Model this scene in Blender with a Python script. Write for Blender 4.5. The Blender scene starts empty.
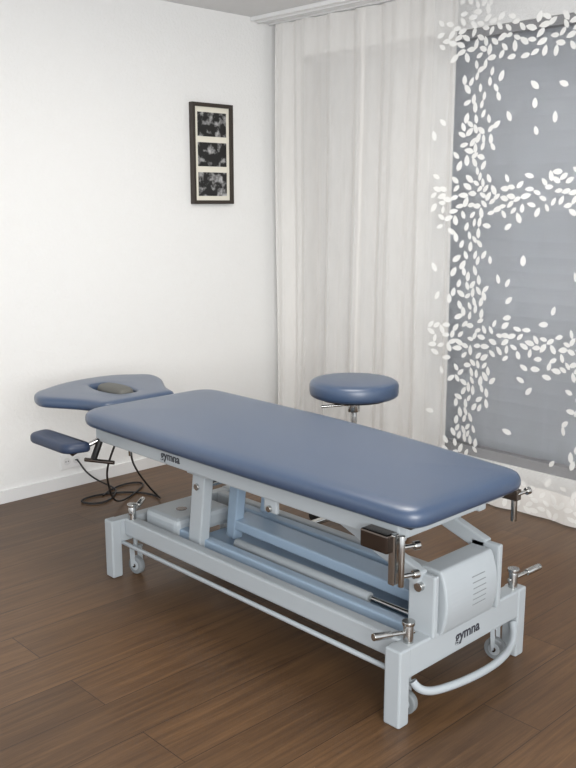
import bpy, bmesh, math, random
from mathutils import Vector, Matrix
random.seed(4)
sc=bpy.context.scene
try:
    sc.view_settings.view_transform='Standard'
    sc.view_settings.look='None'
except Exception as e: print(e)

# ---------------------------------------------------------------- materials
def srgb(r,g,b):
    f=lambda c:(c/255/12.92) if c/255<=.04045 else ((c/255+.055)/1.055)**2.4
    return (f(r),f(g),f(b),1)
def mat(name,col,rough=.5,metal=0,noise=0,nscale=20,bump=0,bscale=200,spec=.5):
    m=bpy.data.materials.new(name); m.use_nodes=True
    nt=m.node_tree; b=nt.nodes['Principled BSDF']
    b.inputs['Base Color'].default_value=col; b.inputs['Roughness'].default_value=rough
    b.inputs['Metallic'].default_value=metal; b.inputs['Specular IOR Level'].default_value=spec
    tc=nt.nodes.new('ShaderNodeTexCoord')
    if noise:
        n=nt.nodes.new('ShaderNodeTexNoise'); n.inputs['Scale'].default_value=nscale
        nt.links.new(tc.outputs['Object'],n.inputs['Vector'])
        mx=nt.nodes.new('ShaderNodeMixRGB'); mx.inputs[1].default_value=[c*(1-noise) for c in col[:3]]+[1]
        mx.inputs[2].default_value=[min(1,c*(1+noise)) for c in col[:3]]+[1]
        nt.links.new(n.outputs['Fac'],mx.inputs[0]); nt.links.new(mx.outputs[0],b.inputs['Base Color'])
    if bump:
        n=nt.nodes.new('ShaderNodeTexNoise'); n.inputs['Scale'].default_value=bscale; n.inputs['Detail'].default_value=4
        nt.links.new(tc.outputs['Object'],n.inputs['Vector'])
        bp=nt.nodes.new('ShaderNodeBump'); bp.inputs['Strength'].default_value=bump; bp.inputs['Distance'].default_value=.004
        nt.links.new(n.outputs['Fac'],bp.inputs['Height']); nt.links.new(bp.outputs[0],b.inputs['Normal'])
    return m
M_wall=mat('plaster_wall',srgb(236,236,235),.9,bump=.6,bscale=70,spec=.15)
M_ceil=mat('ceiling_paint',srgb(222,222,222),.9,noise=.02)
M_white=mat('white_trim',srgb(235,235,235),.5,noise=.01)
M_steel=mat('painted_steel',srgb(172,179,184),.34,noise=.02)
M_blue_steel=mat('pale_blue_steel',srgb(154,174,194),.38,noise=.02)
M_vinyl=mat('blue_vinyl',srgb(56,75,103),.40,noise=.05,nscale=5,bump=.12,bscale=500,spec=.7)
M_vinyl.node_tree.nodes['Principled BSDF'].inputs['Coat Weight'].default_value=.45
M_vinyl.node_tree.nodes['Principled BSDF'].inputs['Coat Roughness'].default_value=.33
M_vinyl_d=mat('dark_blue_vinyl',srgb(44,57,82),.42,noise=.05,bump=.1,bscale=500)
M_plug=mat('olive_grey_cushion',srgb(92,92,88),.6,noise=.05)
M_chrome=mat('chrome',srgb(190,190,188),.18,1,noise=.03)
M_dchrome=mat('dark_chrome',srgb(105,96,90),.25,1,noise=.05)
M_black=mat('black_plastic',srgb(24,24,26),.5,noise=.1)
M_frame=mat('picture_frame_wood',srgb(52,44,38),.4,noise=.1)
M_mat=mat('picture_mat',srgb(232,228,214),.7,noise=.01)
M_wheel=mat('grey_rubber',srgb(130,135,138),.5,noise=.05)
M_text=mat('label_ink',srgb(50,52,60),.5,noise=.05)
M_slat=mat('blind_slat',srgb(172,177,184),.7,noise=.04)
M_wframe=mat('window_frame_paint',srgb(140,140,143),.5,noise=.03)

def floor_mat():
    m=bpy.data.materials.new('wood_laminate'); m.use_nodes=True
    nt=m.node_tree; N=nt.nodes; L=nt.links; b=N['Principled BSDF']
    tc=N.new('ShaderNodeTexCoord')
    br=N.new('ShaderNodeTexBrick'); br.inputs['Scale'].default_value=1
    br.inputs['Brick Width'].default_value=1.28; br.inputs['Row Height'].default_value=.192
    br.inputs['Mortar Size'].default_value=.0014; br.inputs['Mortar Smooth'].default_value=.2
    br.offset=.37
    br.inputs['Color1'].default_value=(.0,.0,.0,1); br.inputs['Color2'].default_value=(1,1,1,1)
    br.inputs['Mortar'].default_value=(.5,.5,.5,1)
    L.new(tc.outputs['Object'],br.inputs['Vector'])
    mp=N.new('ShaderNodeMapping'); mp.inputs['Scale'].default_value=(1.6,34,1)
    L.new(tc.outputs['Object'],mp.inputs['Vector'])
    add=N.new('ShaderNodeVectorMath'); add.operation='MULTIPLY_ADD'
    add.inputs[1].default_value=(7,7,7)
    L.new(br.outputs['Color'],add.inputs[0]); L.new(mp.outputs[0],add.inputs[2])
    n=N.new('ShaderNodeTexNoise'); n.inputs['Scale'].default_value=1.6; n.inputs['Detail'].default_value=8; n.inputs['Roughness'].default_value=.7
    n.inputs['Distortion'].default_value=.4
    L.new(add.outputs[0],n.inputs['Vector'])
    cr=N.new('ShaderNodeValToRGB'); e=cr.color_ramp
    e.elements[0].position=.25; e.elements[0].color=srgb(66,47,32)
    e.elements[1].position=.80; e.elements[1].color=srgb(114,85,57)
    x=e.elements.new(.5); x.color=srgb(90,66,44)
    L.new(n.outputs['Fac'],cr.inputs[0])
    hv=N.new('ShaderNodeHueSaturation')
    mr=N.new('ShaderNodeMapRange'); mr.inputs[3].default_value=.86; mr.inputs[4].default_value=1.14
    L.new(br.outputs['Color'],mr.inputs[0]); L.new(mr.outputs[0],hv.inputs['Value'])
    L.new(cr.outputs[0],hv.inputs['Color'])
    mx=N.new('ShaderNodeMixRGB'); mx.inputs[2].default_value=srgb(45,32,24)
    L.new(br.outputs['Fac'],mx.inputs[0]); L.new(hv.outputs[0],mx.inputs[1])
    L.new(mx.outputs[0],b.inputs['Base Color'])
    b.inputs['Roughness'].default_value=.38; b.inputs['Specular IOR Level'].default_value=.36
    bp=N.new('ShaderNodeBump'); bp.inputs['Strength'].default_value=.12; bp.inputs['Distance'].default_value=.003
    L.new(n.outputs['Fac'],bp.inputs['Height']); L.new(bp.outputs[0],b.inputs['Normal'])
    return m
M_floor=floor_mat()

def sheer(name,col,op0,op1,trl=.35):
    m=bpy.data.materials.new(name); m.use_nodes=True
    nt=m.node_tree; N=nt.nodes; L=nt.links
    for n in list(N): N.remove(n)
    out=N.new('ShaderNodeOutputMaterial')
    tr=N.new('ShaderNodeBsdfTransparent'); df=N.new('ShaderNodeBsdfDiffuse'); tl=N.new('ShaderNodeBsdfTranslucent')
    df.inputs[0].default_value=col; tl.inputs[0].default_value=col
    m1=N.new('ShaderNodeMixShader'); m1.inputs[0].default_value=trl
    L.new(df.outputs[0],m1.inputs[1]); L.new(tl.outputs[0],m1.inputs[2])
    lw=N.new('ShaderNodeLayerWeight'); lw.inputs[0].default_value=.5
    tc=N.new('ShaderNodeTexCoord'); mp=N.new('ShaderNodeMapping'); mp.inputs['Scale'].default_value=(1,4,.6)
    nz=N.new('ShaderNodeTexNoise'); nz.inputs['Scale'].default_value=8; nz.inputs['Detail'].default_value=5
    L.new(tc.outputs['Object'],mp.inputs[0]); L.new(mp.outputs[0],nz.inputs['Vector'])
    mr=N.new('ShaderNodeMapRange'); mr.inputs[3].default_value=op0; mr.inputs[4].default_value=op1
    L.new(lw.outputs['Facing'],mr.inputs[0])
    ma=N.new('ShaderNodeMath'); ma.operation='MULTIPLY_ADD'; ma.inputs[1].default_value=.10; ma.use_clamp=True
    L.new(nz.outputs['Fac'],ma.inputs[0]); L.new(mr.outputs[0],ma.inputs[2])
    m2=N.new('ShaderNodeMixShader')
    L.new(ma.outputs[0],m2.inputs[0]); L.new(tr.outputs[0],m2.inputs[1]); L.new(m1.outputs[0],m2.inputs[2])
    L.new(m2.outputs[0],out.inputs[0])
    return m
M_sheer=sheer('white_voile',srgb(252,250,247),.56,.98,.14)
M_organza=sheer('clear_organza',srgb(225,227,230),.0,.36)
M_leaf=sheer('white_leaf_applique',srgb(246,246,244),.75,1.0,.15)

def photo_mat(name,seed,scale):
    m=bpy.data.materials.new(name); m.use_nodes=True
    nt=m.node_tree; N=nt.nodes; L=nt.links; b=N['Principled BSDF']
    tc=N.new('ShaderNodeTexCoord'); mp=N.new('ShaderNodeMapping'); mp.inputs['Location'].default_value=(seed,seed*2,seed)
    n=N.new('ShaderNodeTexNoise'); n.inputs['Scale'].default_value=scale; n.inputs['Detail'].default_value=4
    L.new(tc.outputs['Object'],mp.inputs[0]); L.new(mp.outputs[0],n.inputs['Vector'])
    cr=N.new('ShaderNodeValToRGB'); cr.color_ramp.elements[0].position=.50; cr.color_ramp.elements[0].color=(.008,.008,.008,1)
    cr.color_ramp.elements[1].position=.68; cr.color_ramp.elements[1].color=(.5,.5,.5,1)
    L.new(n.outputs['Fac'],cr.inputs[0]); L.new(cr.outputs[0],b.inputs['Base Color']); b.inputs['Roughness'].default_value=.4
    return m

# ---------------------------------------------------------------- helpers
def empty(name,loc=(0,0,0)):
    o=bpy.data.objects.new(name,None); o.location=loc; sc.collection.objects.link(o); return o
def addmesh(name,vs,fs,m,parent=None,smooth=False):
    me=bpy.data.meshes.new(name); me.from_pydata([tuple(v) for v in vs],[],fs); me.update()
    bm=bmesh.new(); bm.from_mesh(me); bmesh.ops.recalc_face_normals(bm,faces=bm.faces); bm.to_mesh(me); bm.free()
    me.materials.append(m)
    if smooth:
        for p in me.polygons: p.use_smooth=True
    o=bpy.data.objects.new(name,me); sc.collection.objects.link(o)
    if parent:
        o.parent=parent; o.matrix_parent_inverse=Matrix.Translation(parent.location).inverted()
    return o
def box(name,x0,x1,y0,y1,z0,z1,m,parent=None,bevel=.004,taper=None):
    vs=[(x,y,z) for z in (z0,z1) for y in (y0,y1) for x in (x0,x1)]
    fs=[(0,1,3,2),(4,5,7,6),(0,1,5,4),(2,3,7,6),(0,2,6,4),(1,3,7,5)]
    o=addmesh(name,vs,fs,m,parent)
    if bevel:
        b=o.modifiers.new('b','BEVEL'); b.width=bevel; b.segments=2
    return o
def beam(name,p,q,w,h,m,parent=None,bevel=.004):
    p=Vector(p);q=Vector(q);d=(q-p).normalized()
    s=d.cross(Vector((0,0,1)));
    if s.length<.01: s=Vector((1,0,0))
    s.normalize(); t=s.cross(d)
    vs=[]
    for c in (p,q):
        for a,b_ in ((-1,-1),(1,-1),(1,1),(-1,1)): vs.append(c+s*a*w/2+t*b_*h/2)
    o=addmesh(name,vs,[(0,1,2,3),(4,5,6,7),(0,1,5,4),(1,2,6,5),(2,3,7,6),(3,0,4,7)],m,parent)
    if bevel:
        b=o.modifiers.new('b','BEVEL'); b.width=bevel; b.segments=2
    return o
def rod(name,p,q,r,m,parent=None,r2=None,seg=24,bevel=.0015):
    p=Vector(p);q=Vector(q);d=(q-p).normalized(); r2=r if r2 is None else r2
    s=d.orthogonal().normalized(); t=d.cross(s); vs=[]
    for c,rr in ((p,r),(q,r2)):
        for i in range(seg):
            a=2*math.pi*i/seg; vs.append(c+(s*math.cos(a)+t*math.sin(a))*rr)
    fs=[tuple(range(seg)),tuple(range(seg,2*seg))]+[(i,(i+1)%seg,(i+1)%seg+seg,i+seg) for i in range(seg)]
    o=addmesh(name,vs,fs,m,parent)
    for p_ in o.data.polygons:
        if len(p_.vertices)==4: p_.use_smooth=True
    if bevel:
        b=o.modifiers.new('b','BEVEL'); b.width=bevel; b.segments=2; b.limit_method='ANGLE'
    return o
def tube(name,pts,r,m,parent=None,kind='NURBS'):
    cu=bpy.data.curves.new(name,'CURVE'); cu.dimensions='3D'; cu.bevel_depth=r; cu.bevel_resolution=4
    sp=cu.splines.new(kind); sp.points.add(len(pts)-1)
    for i,p in enumerate(pts): sp.points[i].co=(*p,1)
    if kind=='NURBS': sp.order_u=4; sp.use_endpoint_u=True; sp.resolution_u=10
    tmp=bpy.data.objects.new('tmp',cu); sc.collection.objects.link(tmp)
    dg=bpy.context.evaluated_depsgraph_get(); me=bpy.data.meshes.new_from_object(tmp.evaluated_get(dg))
    bpy.data.objects.remove(tmp)
    me.name=name; me.materials.clear(); me.materials.append(m)
    for p in me.polygons: p.use_smooth=True
    o=bpy.data.objects.new(name,me); sc.collection.objects.link(o)
    if parent:
        o.parent=parent; o.matrix_parent_inverse=Matrix.Translation(parent.location).inverted()
    return o
def rounded(poly,rad,seg=10):
    out=[];n=len(poly)
    for i in range(n):
        p0=Vector(poly[i-1]);p=Vector(poly[i]);p1=Vector(poly[(i+1)%n])
        r=rad[i] if isinstance(rad,(list,tuple)) else rad
        a=(p0-p).normalized();b=(p1-p).normalized()
        A=p+a*r;B=p+b*r
        for k in range(seg+1):
            t=k/seg; out.append(A*(1-t)**2+p*2*t*(1-t)+B*t*t)
    res=[out[0]]
    for v in out[1:]:
        if (v-res[-1]).length>1e-4: res.append(v)
    if (res[0]-res[-1]).length<1e-4: res.pop()
    return res
def resample(poly,n,start=None):
    c=sum(poly,Vector((0,0)))/len(poly)
    area=sum(poly[i-1].x*poly[i].y-poly[i].x*poly[i-1].y for i in range(len(poly)))
    if area<0: poly=poly[::-1]
    i0=min(range(len(poly)),key=lambda i:abs(math.atan2(poly[i].y-c.y,poly[i].x-c.x)))
    poly=poly[i0:]+poly[:i0]; P=poly+[poly[0]]
    L=[0]
    for i in range(1,len(P)): L.append(L[-1]+(P[i]-P[i-1]).length)
    out=[];k=0
    for i in range(n):
        s=L[-1]*i/n
        while L[k+1]<s: k+=1
        t=(s-L[k])/max(1e-9,L[k+1]-L[k]); out.append(P[k].lerp(P[k+1],t))
    return out
def loop_normals(outl):
    n=len(outl); nor=[]
    area=sum(outl[i-1].x*outl[i].y-outl[i].x*outl[i-1].y for i in range(n))
    for i in range(n):
        d=(outl[(i+1)%n]-outl[i-1]).normalized(); v=Vector((-d.y,d.x))
        nor.append(v if area>0 else -v)
    return nor
PROF=[(.03,0),(.012,.002),(.003,.009),(0,.018),(0,.032),(.003,.042),(.010,.050),(.022,.0555),(.042,.059),(.06,.0605)]
def cushion(name,outl,z0,prof,m,parent,spine=None,crown=0):
    outl=resample(outl,160 if spine else 96); n=len(outl); nor=loop_normals(outl)
    vs=[];fs=[]
    for ins,z in prof:
        for i in range(n):
            q=outl[i]+nor[i]*ins; vs.append((q.x,q.y,z0+z))
    K=len(prof)
    if spine:
        xc,ya,yb=spine
        last=[Vector(v) for v in vs[-n:]]
        for t in (.2,.45,.7,.9):
            for v in last:
                q=v.lerp(Vector((xc,min(max(v.y,ya),yb),v.z)),t); q.z+=crown*math.sin(t*math.pi/2); vs.append(q)
            K+=1
    for k in range(K-1):
        for i in range(n):
            j=(i+1)%n; fs.append((k*n+i,k*n+j,(k+1)*n+j,(k+1)*n+i))
    fs.append(tuple(range(n))); fs.append(tuple(range((K-1)*n,K*n)))
    return addmesh(name,vs,fs,m,parent,smooth=True)
def ring_cushion(name,outer,inner,z0,prof,iprof,m,parent,n=128):
    O=resample(outer,n)
    I0=resample(inner,400); ci=sum(I0,Vector((0,0)))/400
    I=[]
    for p in O:
        a=math.atan2(p.y-ci.y,p.x-ci.x)
        q=min(I0,key=lambda v:abs((math.atan2(v.y-ci.y,v.x-ci.x)-a+math.pi)%(2*math.pi)-math.pi)); I.append(q)
    no=loop_normals(O); vs=[];K=0
    def radial(q,d): 
        r=(q-ci); return q+r.normalized()*d
    for ins,z in prof:
        for i in range(n): q=O[i]+no[i]*ins; vs.append((q.x,q.y,z0+z))
        K+=1
    ztop=z0+prof[-1][1]
    lo=[Vector((v[0],v[1])) for v in vs[-n:]]
    li=[radial(q,iprof[0][0]) for q in I]
    for t in (.33,.66):
        for i in range(n): q=lo[i].lerp(li[i],t); vs.append((q.x,q.y,ztop))
        K+=1
    for ins,z in iprof:
        for i in range(n): q=radial(I[i],ins); vs.append((q.x,q.y,z0+z))
        K+=1
    fs=[]
    for k in range(K):
        k2=(k+1)%K
        for i in range(n):
            j=(i+1)%n; fs.append((k*n+i,k*n+j,k2*n+j,k2*n+i))
    return addmesh(name,vs,fs,m,parent,smooth=True)
def text(name,s,size,mtx,m,parent):
    cu=bpy.data.curves.new(name,'FONT'); cu.body=s; cu.size=size; cu.extrude=.0006; cu.offset=.0008; cu.align_x='CENTER'
    tmp=bpy.data.objects.new('t',cu); sc.collection.objects.link(tmp)
    dg=bpy.context.evaluated_depsgraph_get(); me=bpy.data.meshes.new_from_object(tmp.evaluated_get(dg)); bpy.data.objects.remove(tmp)
    me.materials.clear(); me.materials.append(m); me.transform(mtx)
    o=bpy.data.objects.new(name,me); sc.collection.objects.link(o); o.parent=parent; o.matrix_parent_inverse=Matrix.Translation(parent.location).inverted()
def wheel(prefix,x,y,parent,r=.036,ax=(1,.15,0)):
    a=Vector(ax).normalized(); c=Vector((x,y,r))
    rod(prefix+'_tyre',c-a*.012,c+a*.012,r,M_wheel,parent,bevel=.004)
    rod(prefix+'_hub',c-a*.015,c+a*.015,r*.55,M_steel,parent)
    rod(prefix+'_axle',c-a*.019,c+a*.019,.008,M_dchrome,parent)
    for s in (-1,1):
        beam(prefix+f'_fork_{s+1}',c+a*.02*s,c+a*.02*s+Vector((0,.005,.075)),.022,.004,M_steel,parent,.001)
    beam(prefix+'_fork_top',c+a*-.024+Vector((0,.005,.077)),c+a*.024+Vector((0,.005,.077)),.03,.006,M_steel,parent,.001)
    rod(prefix+'_stem',c+Vector((0,.005,.075)),c+Vector((0,.005,.11)),.009,M_steel,parent)

# ---------------------------------------------------------------- room
XW=3.82; YW=4.02; H=2.47
box('floor',-2.2,XW+.25,-2.2,YW+.12,-.08,0,M_floor,bevel=0)
box('ceiling',-2.2,XW+.25,-2.2,YW+.12,H,H+.08,M_ceil,bevel=0)
box('wall_left',-2.2,XW+.25,YW,YW+.12,0,H,M_wall,bevel=0)
WY0,WY1,WZ0,WZ1=-.4,3.86,.15,2.27
def cells(parts):
    vs=[];fs=[]
    for x0,x1,y0,y1,z0,z1 in parts:
        b=len(vs); vs+=[(x,y,z) for z in (z0,z1) for y in (y0,y1) for x in (x0,x1)]
        fs+=[tuple(i+b for i in f) for f in [(0,1,3,2),(4,5,7,6),(0,1,5,4),(2,3,7,6),(0,2,6,4),(1,3,7,5)]]
    return vs,fs
vs,fs=cells([(XW,XW+.25,WY1,YW,0,H),(XW,XW+.25,-2.2,WY0,0,H),(XW,XW+.25,WY0,WY1,0,WZ0),(XW,XW+.25,WY0,WY1,WZ1,H)])
addmesh('wall_right',vs,fs,M_wall)
vs,fs=cells([(-2.2,XW,YW-.014,YW,0,.062)])
o=addmesh('baseboard_left',vs,fs,M_white)
win=empty('window_1',(XW+.03,1.7,1.2))
fx0,fx1=XW+.015,XW+.065
parts=[(fx0,fx1,WY0,WY1,WZ0,WZ0+.05),(fx0,fx1,WY0,WY1,WZ1-.04,WZ1),(fx0,fx1,WY1-.05,WY1,WZ0,WZ1),(fx0,fx1,WY0,WY0+.05,WZ0,WZ1),
 (fx0,fx1,.65,.72,WZ0,WZ1),(fx0,fx1,1.68,1.76,WZ0,WZ1)]
vs,fs=cells(parts); addmesh('frame',vs,fs,M_wframe,win)
g=mat('window_glass',(1,1,1,1),.0); g.node_tree.nodes['Principled BSDF'].inputs['Transmission Weight'].default_value=1
g.node_tree.nodes['Principled BSDF'].inputs['IOR'].default_value=1.1
box('pane',fx0+.02,fx0+.024,WY0+.05,WY1-.05,WZ0+.05,WZ1-.04,g,win,0)
bl=empty('window_blind',(XW+.12,1.7,1.2))
vs=[];fs=[]
z=WZ0
while z<WZ1:
    b=len(vs)
    for k in range(5):
        t=k/4; zz=z+.075*t; xx=XW+.11+.0015*math.sin(t*math.pi)+.003*(1-t)
        vs+=[(xx,WY0+.01,zz),(xx,WY1-.035,zz)]
    for k in range(4): fs.append((b+2*k,b+2*k+1,b+2*k+3,b+2*k+2))
    z+=.074
o=addmesh('slats',vs,fs,M_slat,bl)
box('side_guide',XW+.09,XW+.13,WY1-.035,WY1-.005,WZ0,WZ1,M_wframe,bl,.002)
rail=empty('curtain_rail',(3.68,1.5,H))
box('rail_body',3.56,3.76,-2.0,YW-.002,H-.022,H-.0005,M_white,rail,.002)
box('track_front',3.60,3.615,-2.0,YW-.01,H-.030,H-.022,M_ceil,rail,0)
box('track_back',3.69,3.705,-2.0,YW-.01,H-.030,H-.022,M_ceil,rail,0)

# ---------------------------------------------------------------- curtains
def foldx(y,z,x0,amp,ph,freq):
    k=.55+.45*min(1,(2.45-z)/1.2)
    return x0+amp*k*(math.sin(freq*y+ph+.5*math.sin(3.1*y+ph))+.45*math.sin(2.3*freq*y+1.3*ph+.25*z))+.01*math.sin(2*z+5*y)
def curtain(name,y0,y1,z0,z1,fx,m,parent,ny=260,nz=24):
    vs=[];fs=[]
    for j in range(nz+1):
        for i in range(ny+1):
            y=y0+(y1-y0)*i/ny; z=z0+(z1-z0)*j/nz
            vs.append((fx(y,z),y,z))
    for j in range(nz):
        for i in range(ny):
            a=j*(ny+1)+i; fs.append((a,a+1,a+ny+2,a+ny+1))
    return addmesh(name,vs,fs,m,parent,smooth=True)
f1=lambda y,z: foldx(y,z,3.70,.019,.4,30)
f2=lambda y,z: foldx(y,z,3.61,.010,1.1,15)
HT=H-.034
sh=empty('sheer_curtain',(3.70,3.3,1.2))
curtain('panel_1',3.28,3.95,.012,HT,f1,M_sheer,sh,ny=300)
curtain('panel_2',2.68,3.30,.012,HT,lambda y,z:f1(y,z)-.008,M_sheer,sh,ny=300)
lc=empty('leaf_pattern_curtain',(3.61,1.5,1.2))
curtain('organza_panel',.2,2.76,.012,HT,f2,M_organza,lc,ny=500)
vs=[];fs=[]
def leaf(y,z,L,ang):
    b=len(vs); W=L*.25; prof=[(0,0),(.20,.8),(.45,1),(.75,.75),(1,0)]
    up=[];dn=[]
    for t,w in prof:
        up.append(((t-.5)*L,w*W)); 
        if 0<t<1: dn.append(((t-.5)*L,-w*W))
    pts=up+dn[::-1]; c,s=math.cos(ang),math.sin(ang)
    for p,q in pts:
        yy=y+p*c-q*s; zz=z+p*s+q*c
        vs.append((f2(yy,zz)-.003,yy,zz))
    fs.append(tuple(range(b,b+len(pts))))
def ok(y,z): return .22<y<2.735 and .03<z<2.41
rows=[.10,.78,1.48,2.18]; cols=[.42,1.12,1.82,2.515]
placed=[]
def tryleaf(y,z,L,ang,mind):
    if not ok(y,z): return
    for (a,b) in placed:
        if abs(a-y)<mind and abs(b-z)<mind and (a-y)**2+(b-z)**2<mind*mind: return
    placed.append((y,z)); leaf(y,z,L,ang)
for r in rows:
    for _ in range(1000):
        y=random.uniform(.22,2.735)
        z=r+.03*math.sin(y*5+r*3)+random.gauss(0,.045)
        tryleaf(y,z,random.uniform(.040,.054),random.uniform(0,math.pi) if random.random()<.4 else random.gauss(.0,.6),.031)
for c in cols:
    for _ in range(1100):
        z=random.uniform(.03,2.41)
        y=c+.02*math.sin(z*5+c*3)+random.gauss(0,.046)
        tryleaf(y,z,random.uniform(.040,.054),random.gauss(math.pi/2,.6),.031)
for _ in range(420):
    tryleaf(random.uniform(.22,2.735),random.uniform(.03,2.41),random.uniform(.040,.054),random.uniform(0,math.pi),.055)
addmesh('leaf_motifs',vs,fs,M_leaf,lc)
curtain('hem_2',.2,2.76,.012,.15,lambda y,z:f2(y,z)-.0015,M_sheer,lc,ny=400,nz=2)

# ---------------------------------------------------------------- picture
pf=empty('picture_frame',(3.26,4.0,1.71))
x0,x1,z0,z1=3.112,3.400,1.44,1.98; yb=YW-.001; yf=YW-.032; w=.02
box('frame_left',x0,x0+w,yf,yb,z0,z1,M_frame,pf,.002); box('frame_right',x1-w,x1,yf,yb,z0,z1,M_frame,pf,.002)
box('frame_top',x0+w,x1-w,yf,yb,z1-w,z1,M_frame,pf,.002); box('frame_bottom',x0+w,x1-w,yf,yb,z0,z0+w,M_frame,pf,.002)
box('mat_board',x0+w-.002,x1-w+.002,yf+.016,yb-.002,z0+w-.002,z1-w+.002,M_mat,pf,0)
for i,zc in enumerate((1.868,1.708,1.548)):
    box(f'photo_print_{i+1}',x0+.045,x1-.042,yf+.0135,yf+.0162,zc-.064,zc+.064,photo_mat(f'bw_photo_{i}',i*3.3+1,22),pf,0)
# ---------------------------------------------------------------- outlet
ou=empty('power_outlet',(2.297,YW,.14))
box('plate',2.235,2.36,YW-.008,YW-.0005,.10,.18,M_white,ou,.003)
rod('socket_1',(2.27,YW-.0095,.14),(2.27,YW-.007,.14),.02,M_ceil,ou); rod('socket_2',(2.325,YW-.0095,.14),(2.325,YW-.007,.14),.02,M_ceil,ou)
for k,xx in enumerate((2.263,2.277,2.318,2.332)): rod(f'pin_hole_{k}',(xx,YW-.0105,.14),(xx,YW-.009,.14),.003,M_black,ou)

# ---------------------------------------------------------------- treatment table
T=empty('treatment_table',(2.13,2.2,0))
outl=rounded([(1.785,3.075),(1.780,2.3),(1.795,1.39),(2.350,1.39),(2.450,2.1),(2.455,3.075)],[.12,.3,.075,.075,.35,.12],12)
cushion('main_cushion',outl,.592,PROF,M_vinyl,T,spine=(2.12,1.72,2.74),crown=.005)
box('main_cushion_board',1.83,2.32,1.43,3.03,.582,.598,M_black,T,.004)
hd=rounded([(1.93,3.09),(1.90,3.20),(1.79,3.38),(1.83,3.50),(2.06,3.62),(2.30,3.62),(2.46,3.50),(2.43,3.38),(2.32,3.20),(2.29,3.09)],[.03,.07,.05,.05,.11,.08,.055,.05,.07,.03],8)
P2=[(a*.5,b*.75) for a,b in PROF]
hole=rounded([(2.075,3.20),(2.175,3.20),(2.195,3.33),(2.17,3.46),(2.08,3.46),(2.055,3.33)],[.04,.04,.07,.035,.035,.07],8)
head=ring_cushion('head_cushion',hd,hole,.605,P2,[(.018,P2[-1][1]),(.009,P2[-1][1]-.002),(.003,P2[-1][1]-.008),(0,.03),(0,0.0)],M_vinyl,T)
plug=rounded([(2.085,3.21),(2.165,3.21),(2.185,3.32),(2.16,3.41),(2.09,3.41),(2.068,3.32)],[.035,.035,.06,.03,.03,.06],8)
cushion('face_opening_plug',plug,.602,[(.012,0),(0,.01),(0,.042),(.005,.053),(.014,.060),(.026,.063)],M_plug,T)
box('head_board',1.95,2.03,3.05,3.42,.590,.607,M_black,T,.003); box('head_board_2',2.20,2.26,3.05,3.42,.590,.607,M_black,T,.003)
for i,(s,xc) in enumerate(((-1,1.745),(1,2.50))):
    ar=rounded([(xc-.055,3.00),(xc-.06,3.29),(xc+.045,3.31),(xc+.055,2.97)],[.04,.045,.045,.04],8)
    cushion(f'arm_pad_{i+1}',ar,.495,[(a*.5,b*.68) for a,b in PROF],M_vinyl_d,T)
    rod(f'arm_pad_post_{i+1}',(xc,3.08,.500),(xc-s*.03,3.08,.47),.012,M_dchrome,T)
    rod(f'arm_pad_strut_{i+1}',(xc-s*.03,3.08,.475),(xc-s*.20,3.02,.55),.010,M_chrome,T)
    rod(f'arm_pad_clamp_{i+1}',(xc-s*.10,3.05,.44),(xc-s*.13,3.04,.52),.013,M_black,T)
    rod(f'arm_handle_{i+1}',(xc-s*.09,3.10,.43),(xc-s*.15,2.98,.43),.008,M_dchrome,T)
rod('head_tilt_handle',(2.0,3.02,.43),(2.0,3.02,.56),.008,M_chrome,T)
box('upper_rail_left',1.865,1.905,1.50,3.06,.512,.575,M_steel,T,.006)
box('upper_rail_right',2.255,2.295,1.50,3.06,.512,.575,M_steel,T,.006)
for k,y in enumerate((1.50,2.05,2.55,3.02)):
    box(f'upper_cross_{k+1}',1.90,2.26,y,y+.04,.520,.572,M_steel,T,.005)
for k,y in enumerate((1.6,2.3,2.95)):
    box(f'cushion_bracket_{k+1}',1.87,2.29,y,y+.05,.572,.584,M_steel,T,.002)
text('label_side','gymna',.044,Matrix.Translation((1.8642,2.56,.532))@Matrix(((0,0,-1,0),(-1,0,0,0),(0,1,0,0),(0,0,0,1))),M_text,T)
for tag,y0,y1 in (('near',1.43,1.488),('far',2.865,2.918)):
    box(f'foot_{tag}_leg_left',1.80,1.845,y0,y1,0.0,.235,M_steel,T,.006)
    box(f'foot_{tag}_leg_right',2.395,2.44,y0,y1,0.0,.235,M_steel,T,.006)
    box(f'foot_{tag}_crossbar',1.84,2.40,y0+.002,y1-.002,.140,.233,M_steel,T,.006)
text('label_end','gymna',.048,Matrix.Translation((2.12,1.4312,.174))@Matrix.Rotation(math.pi/2,4,'X'),M_text,T)
box('base_rail_left',1.86,1.905,1.48,2.87,.165,.235,M_steel,T,.008)
box('base_rail_right',2.33,2.375,1.48,2.87,.165,.235,M_steel,T,.008)
rod('foot_switch_bar',(1.85,1.485,.138),(1.85,2.87,.138),.008,M_steel,T)
rod('foot_switch_bar_2',(2.385,1.485,.138),(2.385,2.87,.138),.008,M_steel,T)
box('lift_tray',1.98,2.26,1.50,2.62,.170,.185,M_blue_steel,T,.003)
box('lift_channel_left',1.945,1.985,1.50,2.66,.175,.235,M_blue_steel,T,.006)
box('lift_channel_right',2.245,2.285,1.50,2.66,.175,.255,M_blue_steel,T,.006)
beam('lift_arm_mid',(2.15,2.52,.25),(2.15,1.52,.235),.10,.04,M_blue_steel,T,.006)
rod('actuator_tube',(2.04,2.4,.215),(2.04,1.75,.215),.018,M_steel,T)
rod('actuator_shaft',(2.04,1.75,.215),(2.04,1.55,.215),.010,M_chrome,T)
for k,x in enumerate((1.945,2.12,2.29)):
    beam(f'lift_post_{k+1}',(x,2.51,.19),(x,2.47,.50),.045,.07 if k==0 else .05,M_blue_steel if k else M_steel,T,.006)
box('lift_head_plate',1.92,2.32,2.42,2.54,.480,.514,M_steel,T,.005)
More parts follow.
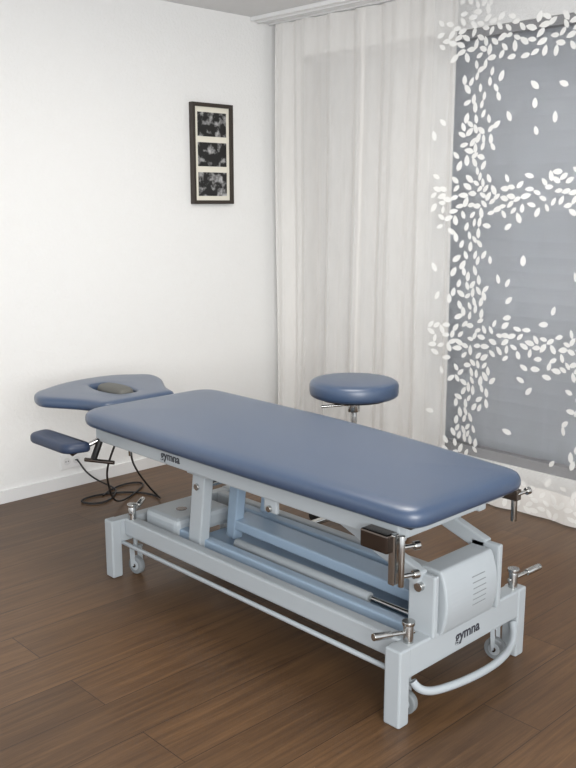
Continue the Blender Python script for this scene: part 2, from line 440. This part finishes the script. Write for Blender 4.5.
rod('pivot_far',(1.915,2.48,.44),(2.325,2.48,.44),.013,M_chrome,T)
box('motor_housing',1.93,2.20,2.62,2.83,.195,.270,M_steel,T,.02)
rod('motor_badge',(2.03,2.72,.268),(2.03,2.72,.272),.022,M_dchrome,T)
box('rail_stop_bracket',1.885,1.90,2.02,2.08,.46,.52,M_steel,T,.004)
rod('rail_stop_bolt',(1.875,2.05,.475),(1.905,2.05,.475),.011,M_chrome,T)
box('near_column_plate_left',1.940,1.962,1.425,1.52,.225,.415,M_steel,T,.006)
box('near_column_plate_right',2.245,2.267,1.415,1.52,.225,.43,M_steel,T,.006)
vs=[];fs=[];n=14; CX0,CX1,CZ0,CH=1.975,2.232,.225,.195
cy=lambda t:1.425-.022*math.sin(math.pi*min(1,max(0,t)))**.8+.008*t
for k in range(n+1):
    for x in (CX0,CX1): vs.append((x,cy(k/n),CZ0+CH*k/n))
nn=len(vs)
for k in range(n+1):
    for x in (CX0,CX1): vs.append((x,1.505,CZ0+CH*k/n))
for k in range(n):
    fs+= [(2*k,2*k+1,2*k+3,2*k+2),(nn+2*k,nn+2*k+1,nn+2*k+3,nn+2*k+2),(2*k,2*k+2,nn+2*k+2,nn+2*k),(2*k+1,2*k+3,nn+2*k+3,nn+2*k+1)]
fs+=[(0,1,nn+1,nn),(2*n,2*n+1,nn+2*n+1,nn+2*n)]
o=addmesh('column_cover',vs,fs,M_steel,T)
b=o.modifiers.new('b','BEVEL'); b.width=.006; b.segments=2; b.limit_method='ANGLE'
for k in range(6):
    z=.285+k*.017; yy=cy((z-CZ0)/CH)
    box(f'vent_{k+1}',2.105,2.17,yy-.0006,yy+.01,z-.0012,z+.0012,M_wheel,T,0)
beam('near_arm_left',(1.94,1.47,.40),(1.94,1.85,.535),.03,.05,M_steel,T,.005)
beam('near_arm_right',(2.26,1.47,.41),(2.26,1.85,.535),.03,.05,M_steel,T,.005)
rod('pivot_near',(1.925,1.475,.375),(2.29,1.475,.375),.014,M_chrome,T)
tube('brake_bar',[(1.87,1.44,.12),(1.88,1.42,.085),(1.95,1.395,.078),(2.13,1.375,.072),(2.28,1.385,.072),(2.37,1.42,.085),(2.39,1.445,.12)],.012,M_steel,T)
wheel('castor_1',1.885,1.475,T); wheel('castor_2',2.345,1.475,T); wheel('castor_3',1.90,2.85,T); wheel('castor_4',2.36,2.85,T)
def lever(pref,x,y,s,ang):
    rod(pref+'_post',(x,y,.20),(x,y,.285),.015,M_chrome,T)
    rod(pref+'_cap',(x,y,.285),(x,y,.297),.019,M_chrome,T)
    d=Vector((math.cos(ang),math.sin(ang),.12))
    c=Vector((x,y,.262))
    rod(pref+'_arm',c-d*.02,c+d*.075,.007,M_chrome,T); rod(pref+'_grip',c+d*.06,c+d*.12,.011,M_chrome,T)
lever('lever_1',1.87,1.46,1,math.radians(165)); lever('lever_2',2.405,1.46,1,math.radians(-12)); lever('lever_3',1.88,2.84,1,math.radians(35))
box('side_clamp',1.815,1.865,1.50,1.60,.495,.55,M_dchrome,T,.006)
box('side_clamp_plate',1.835,1.86,1.49,1.512,.40,.55,M_chrome,T,.004)
rod('clamp_rod',(1.85,1.475,.40),(1.85,1.475,.55),.009,M_chrome,T)
for k,z in enumerate((.515,.43)):
    rod(f'clamp_knob_{k+1}',(1.85,1.475,z),(1.895,1.458,z),.007,M_chrome,T); rod(f'clamp_knob_head_{k+1}',(1.885,1.462,z),(1.902,1.455,z),.013,M_chrome,T)
box('corner_holder_arm',2.28,2.40,1.50,1.52,.53,.56,M_steel,T,.003)
rod('corner_holder_post',(2.405,1.47,.455),(2.405,1.47,.61),.010,M_chrome,T)
box('corner_holder_block',2.39,2.42,1.455,1.53,.525,.56,M_dchrome,T,.003)
rod('corner_holder_knob',(2.405,1.46,.545),(2.45,1.45,.55),.006,M_chrome,T); rod('corner_holder_knob_head',(2.44,1.452,.549),(2.455,1.448,.551),.012,M_chrome,T)
tube('mains_cable',[(2.02,2.98,.53),(2.06,3.10,.45),(2.2,3.35,.30),(2.42,3.45,.06),(2.50,3.5,.006),(2.52,3.62,.006),(2.44,3.74,.006),(2.30,3.80,.006),(2.18,3.78,.006),(2.20,3.70,.006),(2.26,3.66,.006),(2.34,3.70,.006),(2.44,3.8,.006),(2.42,3.93,.01),(2.34,3.97,.08),(2.325,3.99,.14),(2.325,4.01,.14)],.0045,M_black,T)
tube('hand_switch_cable',[(1.95,3.04,.5),(1.97,3.16,.36),(2.12,3.4,.22),(2.24,3.55,.04),(2.35,3.62,.006),(2.48,3.70,.006),(2.6,3.78,.006),(2.56,3.86,.006),(2.42,3.84,.006),(2.32,3.76,.006)],.0045,M_black,T)

# ---------------------------------------------------------------- stool
sx,sy=2.84,2.55
S=empty('swivel_stool',(sx,sy,0))
def lathe(name,prof,m,seg=48,cx=sx,cy=sy,parent=S):
    vs=[];fs=[]
    for r,z in prof:
        for i in range(seg):
            a=2*math.pi*i/seg; vs.append((cx+r*math.cos(a),cy+r*math.sin(a),z))
    for k in range(len(prof)-1):
        for i in range(seg):
            j=(i+1)%seg; fs.append((k*seg+i,k*seg+j,(k+1)*seg+j,(k+1)*seg+i))
    fs.append(tuple(range(seg))); fs.append(tuple(range((len(prof)-1)*seg,len(prof)*seg)))
    return addmesh(name,vs,fs,m,parent,smooth=True)
sd=.012
lathe('seat',[(r,z+sd) for r,z in [(.165,.618),(.182,.620),(.190,.626),(.1925,.640),(.1925,.668),(.188,.679),(.177,.686),(.15,.690),(.05,.692)]],M_vinyl)
lathe('seat_base',[(.13,.606+sd),(.15,.608+sd),(.155,.619+sd)],M_black)
rod('column_upper',(sx,sy,.38),(sx,sy,.62),.014,M_chrome,S)
rod('column_lower',(sx,sy,.09),(sx,sy,.40),.025,M_chrome,S)
rod('column_collar',(sx,sy,.560),(sx,sy,.62),.026,M_chrome,S)
rod('height_lever',(sx,sy,.592),(sx-.12,sy+.08,.587),.006,M_chrome,S)
rod('hub',(sx,sy,.075),(sx,sy,.13),.04,M_chrome,S)
for k in range(5):
    a=2*math.pi*k/5+.3; d=Vector((math.cos(a),math.sin(a),0)); c=Vector((sx,sy,0))
    beam(f'leg_{k+1}',c+d*.03+Vector((0,0,.105)),c+d*.25+Vector((0,0,.07)),.03,.02,M_chrome,S)
    w_=c+d*.235; t=Vector((-d.y,d.x,0))
    rod(f'castor_{k+1}',w_+t*-.016+Vector((0,0,.025)),w_+t*.016+Vector((0,0,.025)),.025,M_black,S)
    rod(f'castor_stem_{k+1}',w_+Vector((0,0,.03)),w_+Vector((0,0,.075)),.006,M_chrome,S)

# ---------------------------------------------------------------- lights
def area(name,loc,target,size,power,col,sy_=None):
    l=bpy.data.lights.new(name,'AREA'); l.energy=power; l.size=size; l.color=col
    if sy_: l.shape='RECTANGLE'; l.size_y=sy_
    o=bpy.data.objects.new(name,l); o.location=loc
    o.rotation_euler=(Vector(target)-Vector(loc)).to_track_quat('-Z','Y').to_euler(); sc.collection.objects.link(o)
area('rear_fill',(-.3,-1.8,1.7),(3.0,3.6,1.2),2.4,155,(1,.99,.965),1.6)  # soft fill added behind the camera, standing in for unseen windows
area('ceiling_fill',(2.2,2.0,2.40),(2.2,2.0,0),.9,34,(1,.96,.89))  # fill light added under the ceiling to brighten the walls, no fixture there
w=bpy.data.worlds.new('world'); sc.world=w; w.use_nodes=True
w.node_tree.nodes['Background'].inputs[0].default_value=(.90,.95,1,1); w.node_tree.nodes['Background'].inputs[1].default_value=1.35

cam=bpy.data.cameras.new('camera'); co=bpy.data.objects.new('camera',cam); sc.collection.objects.link(co)
co.location=(0,0,1.45); co.rotation_euler=(math.radians(78.58),0,math.radians(-43.8))
cam.sensor_width=36; cam.lens=42.2; cam.clip_start=.05
sc.camera=co
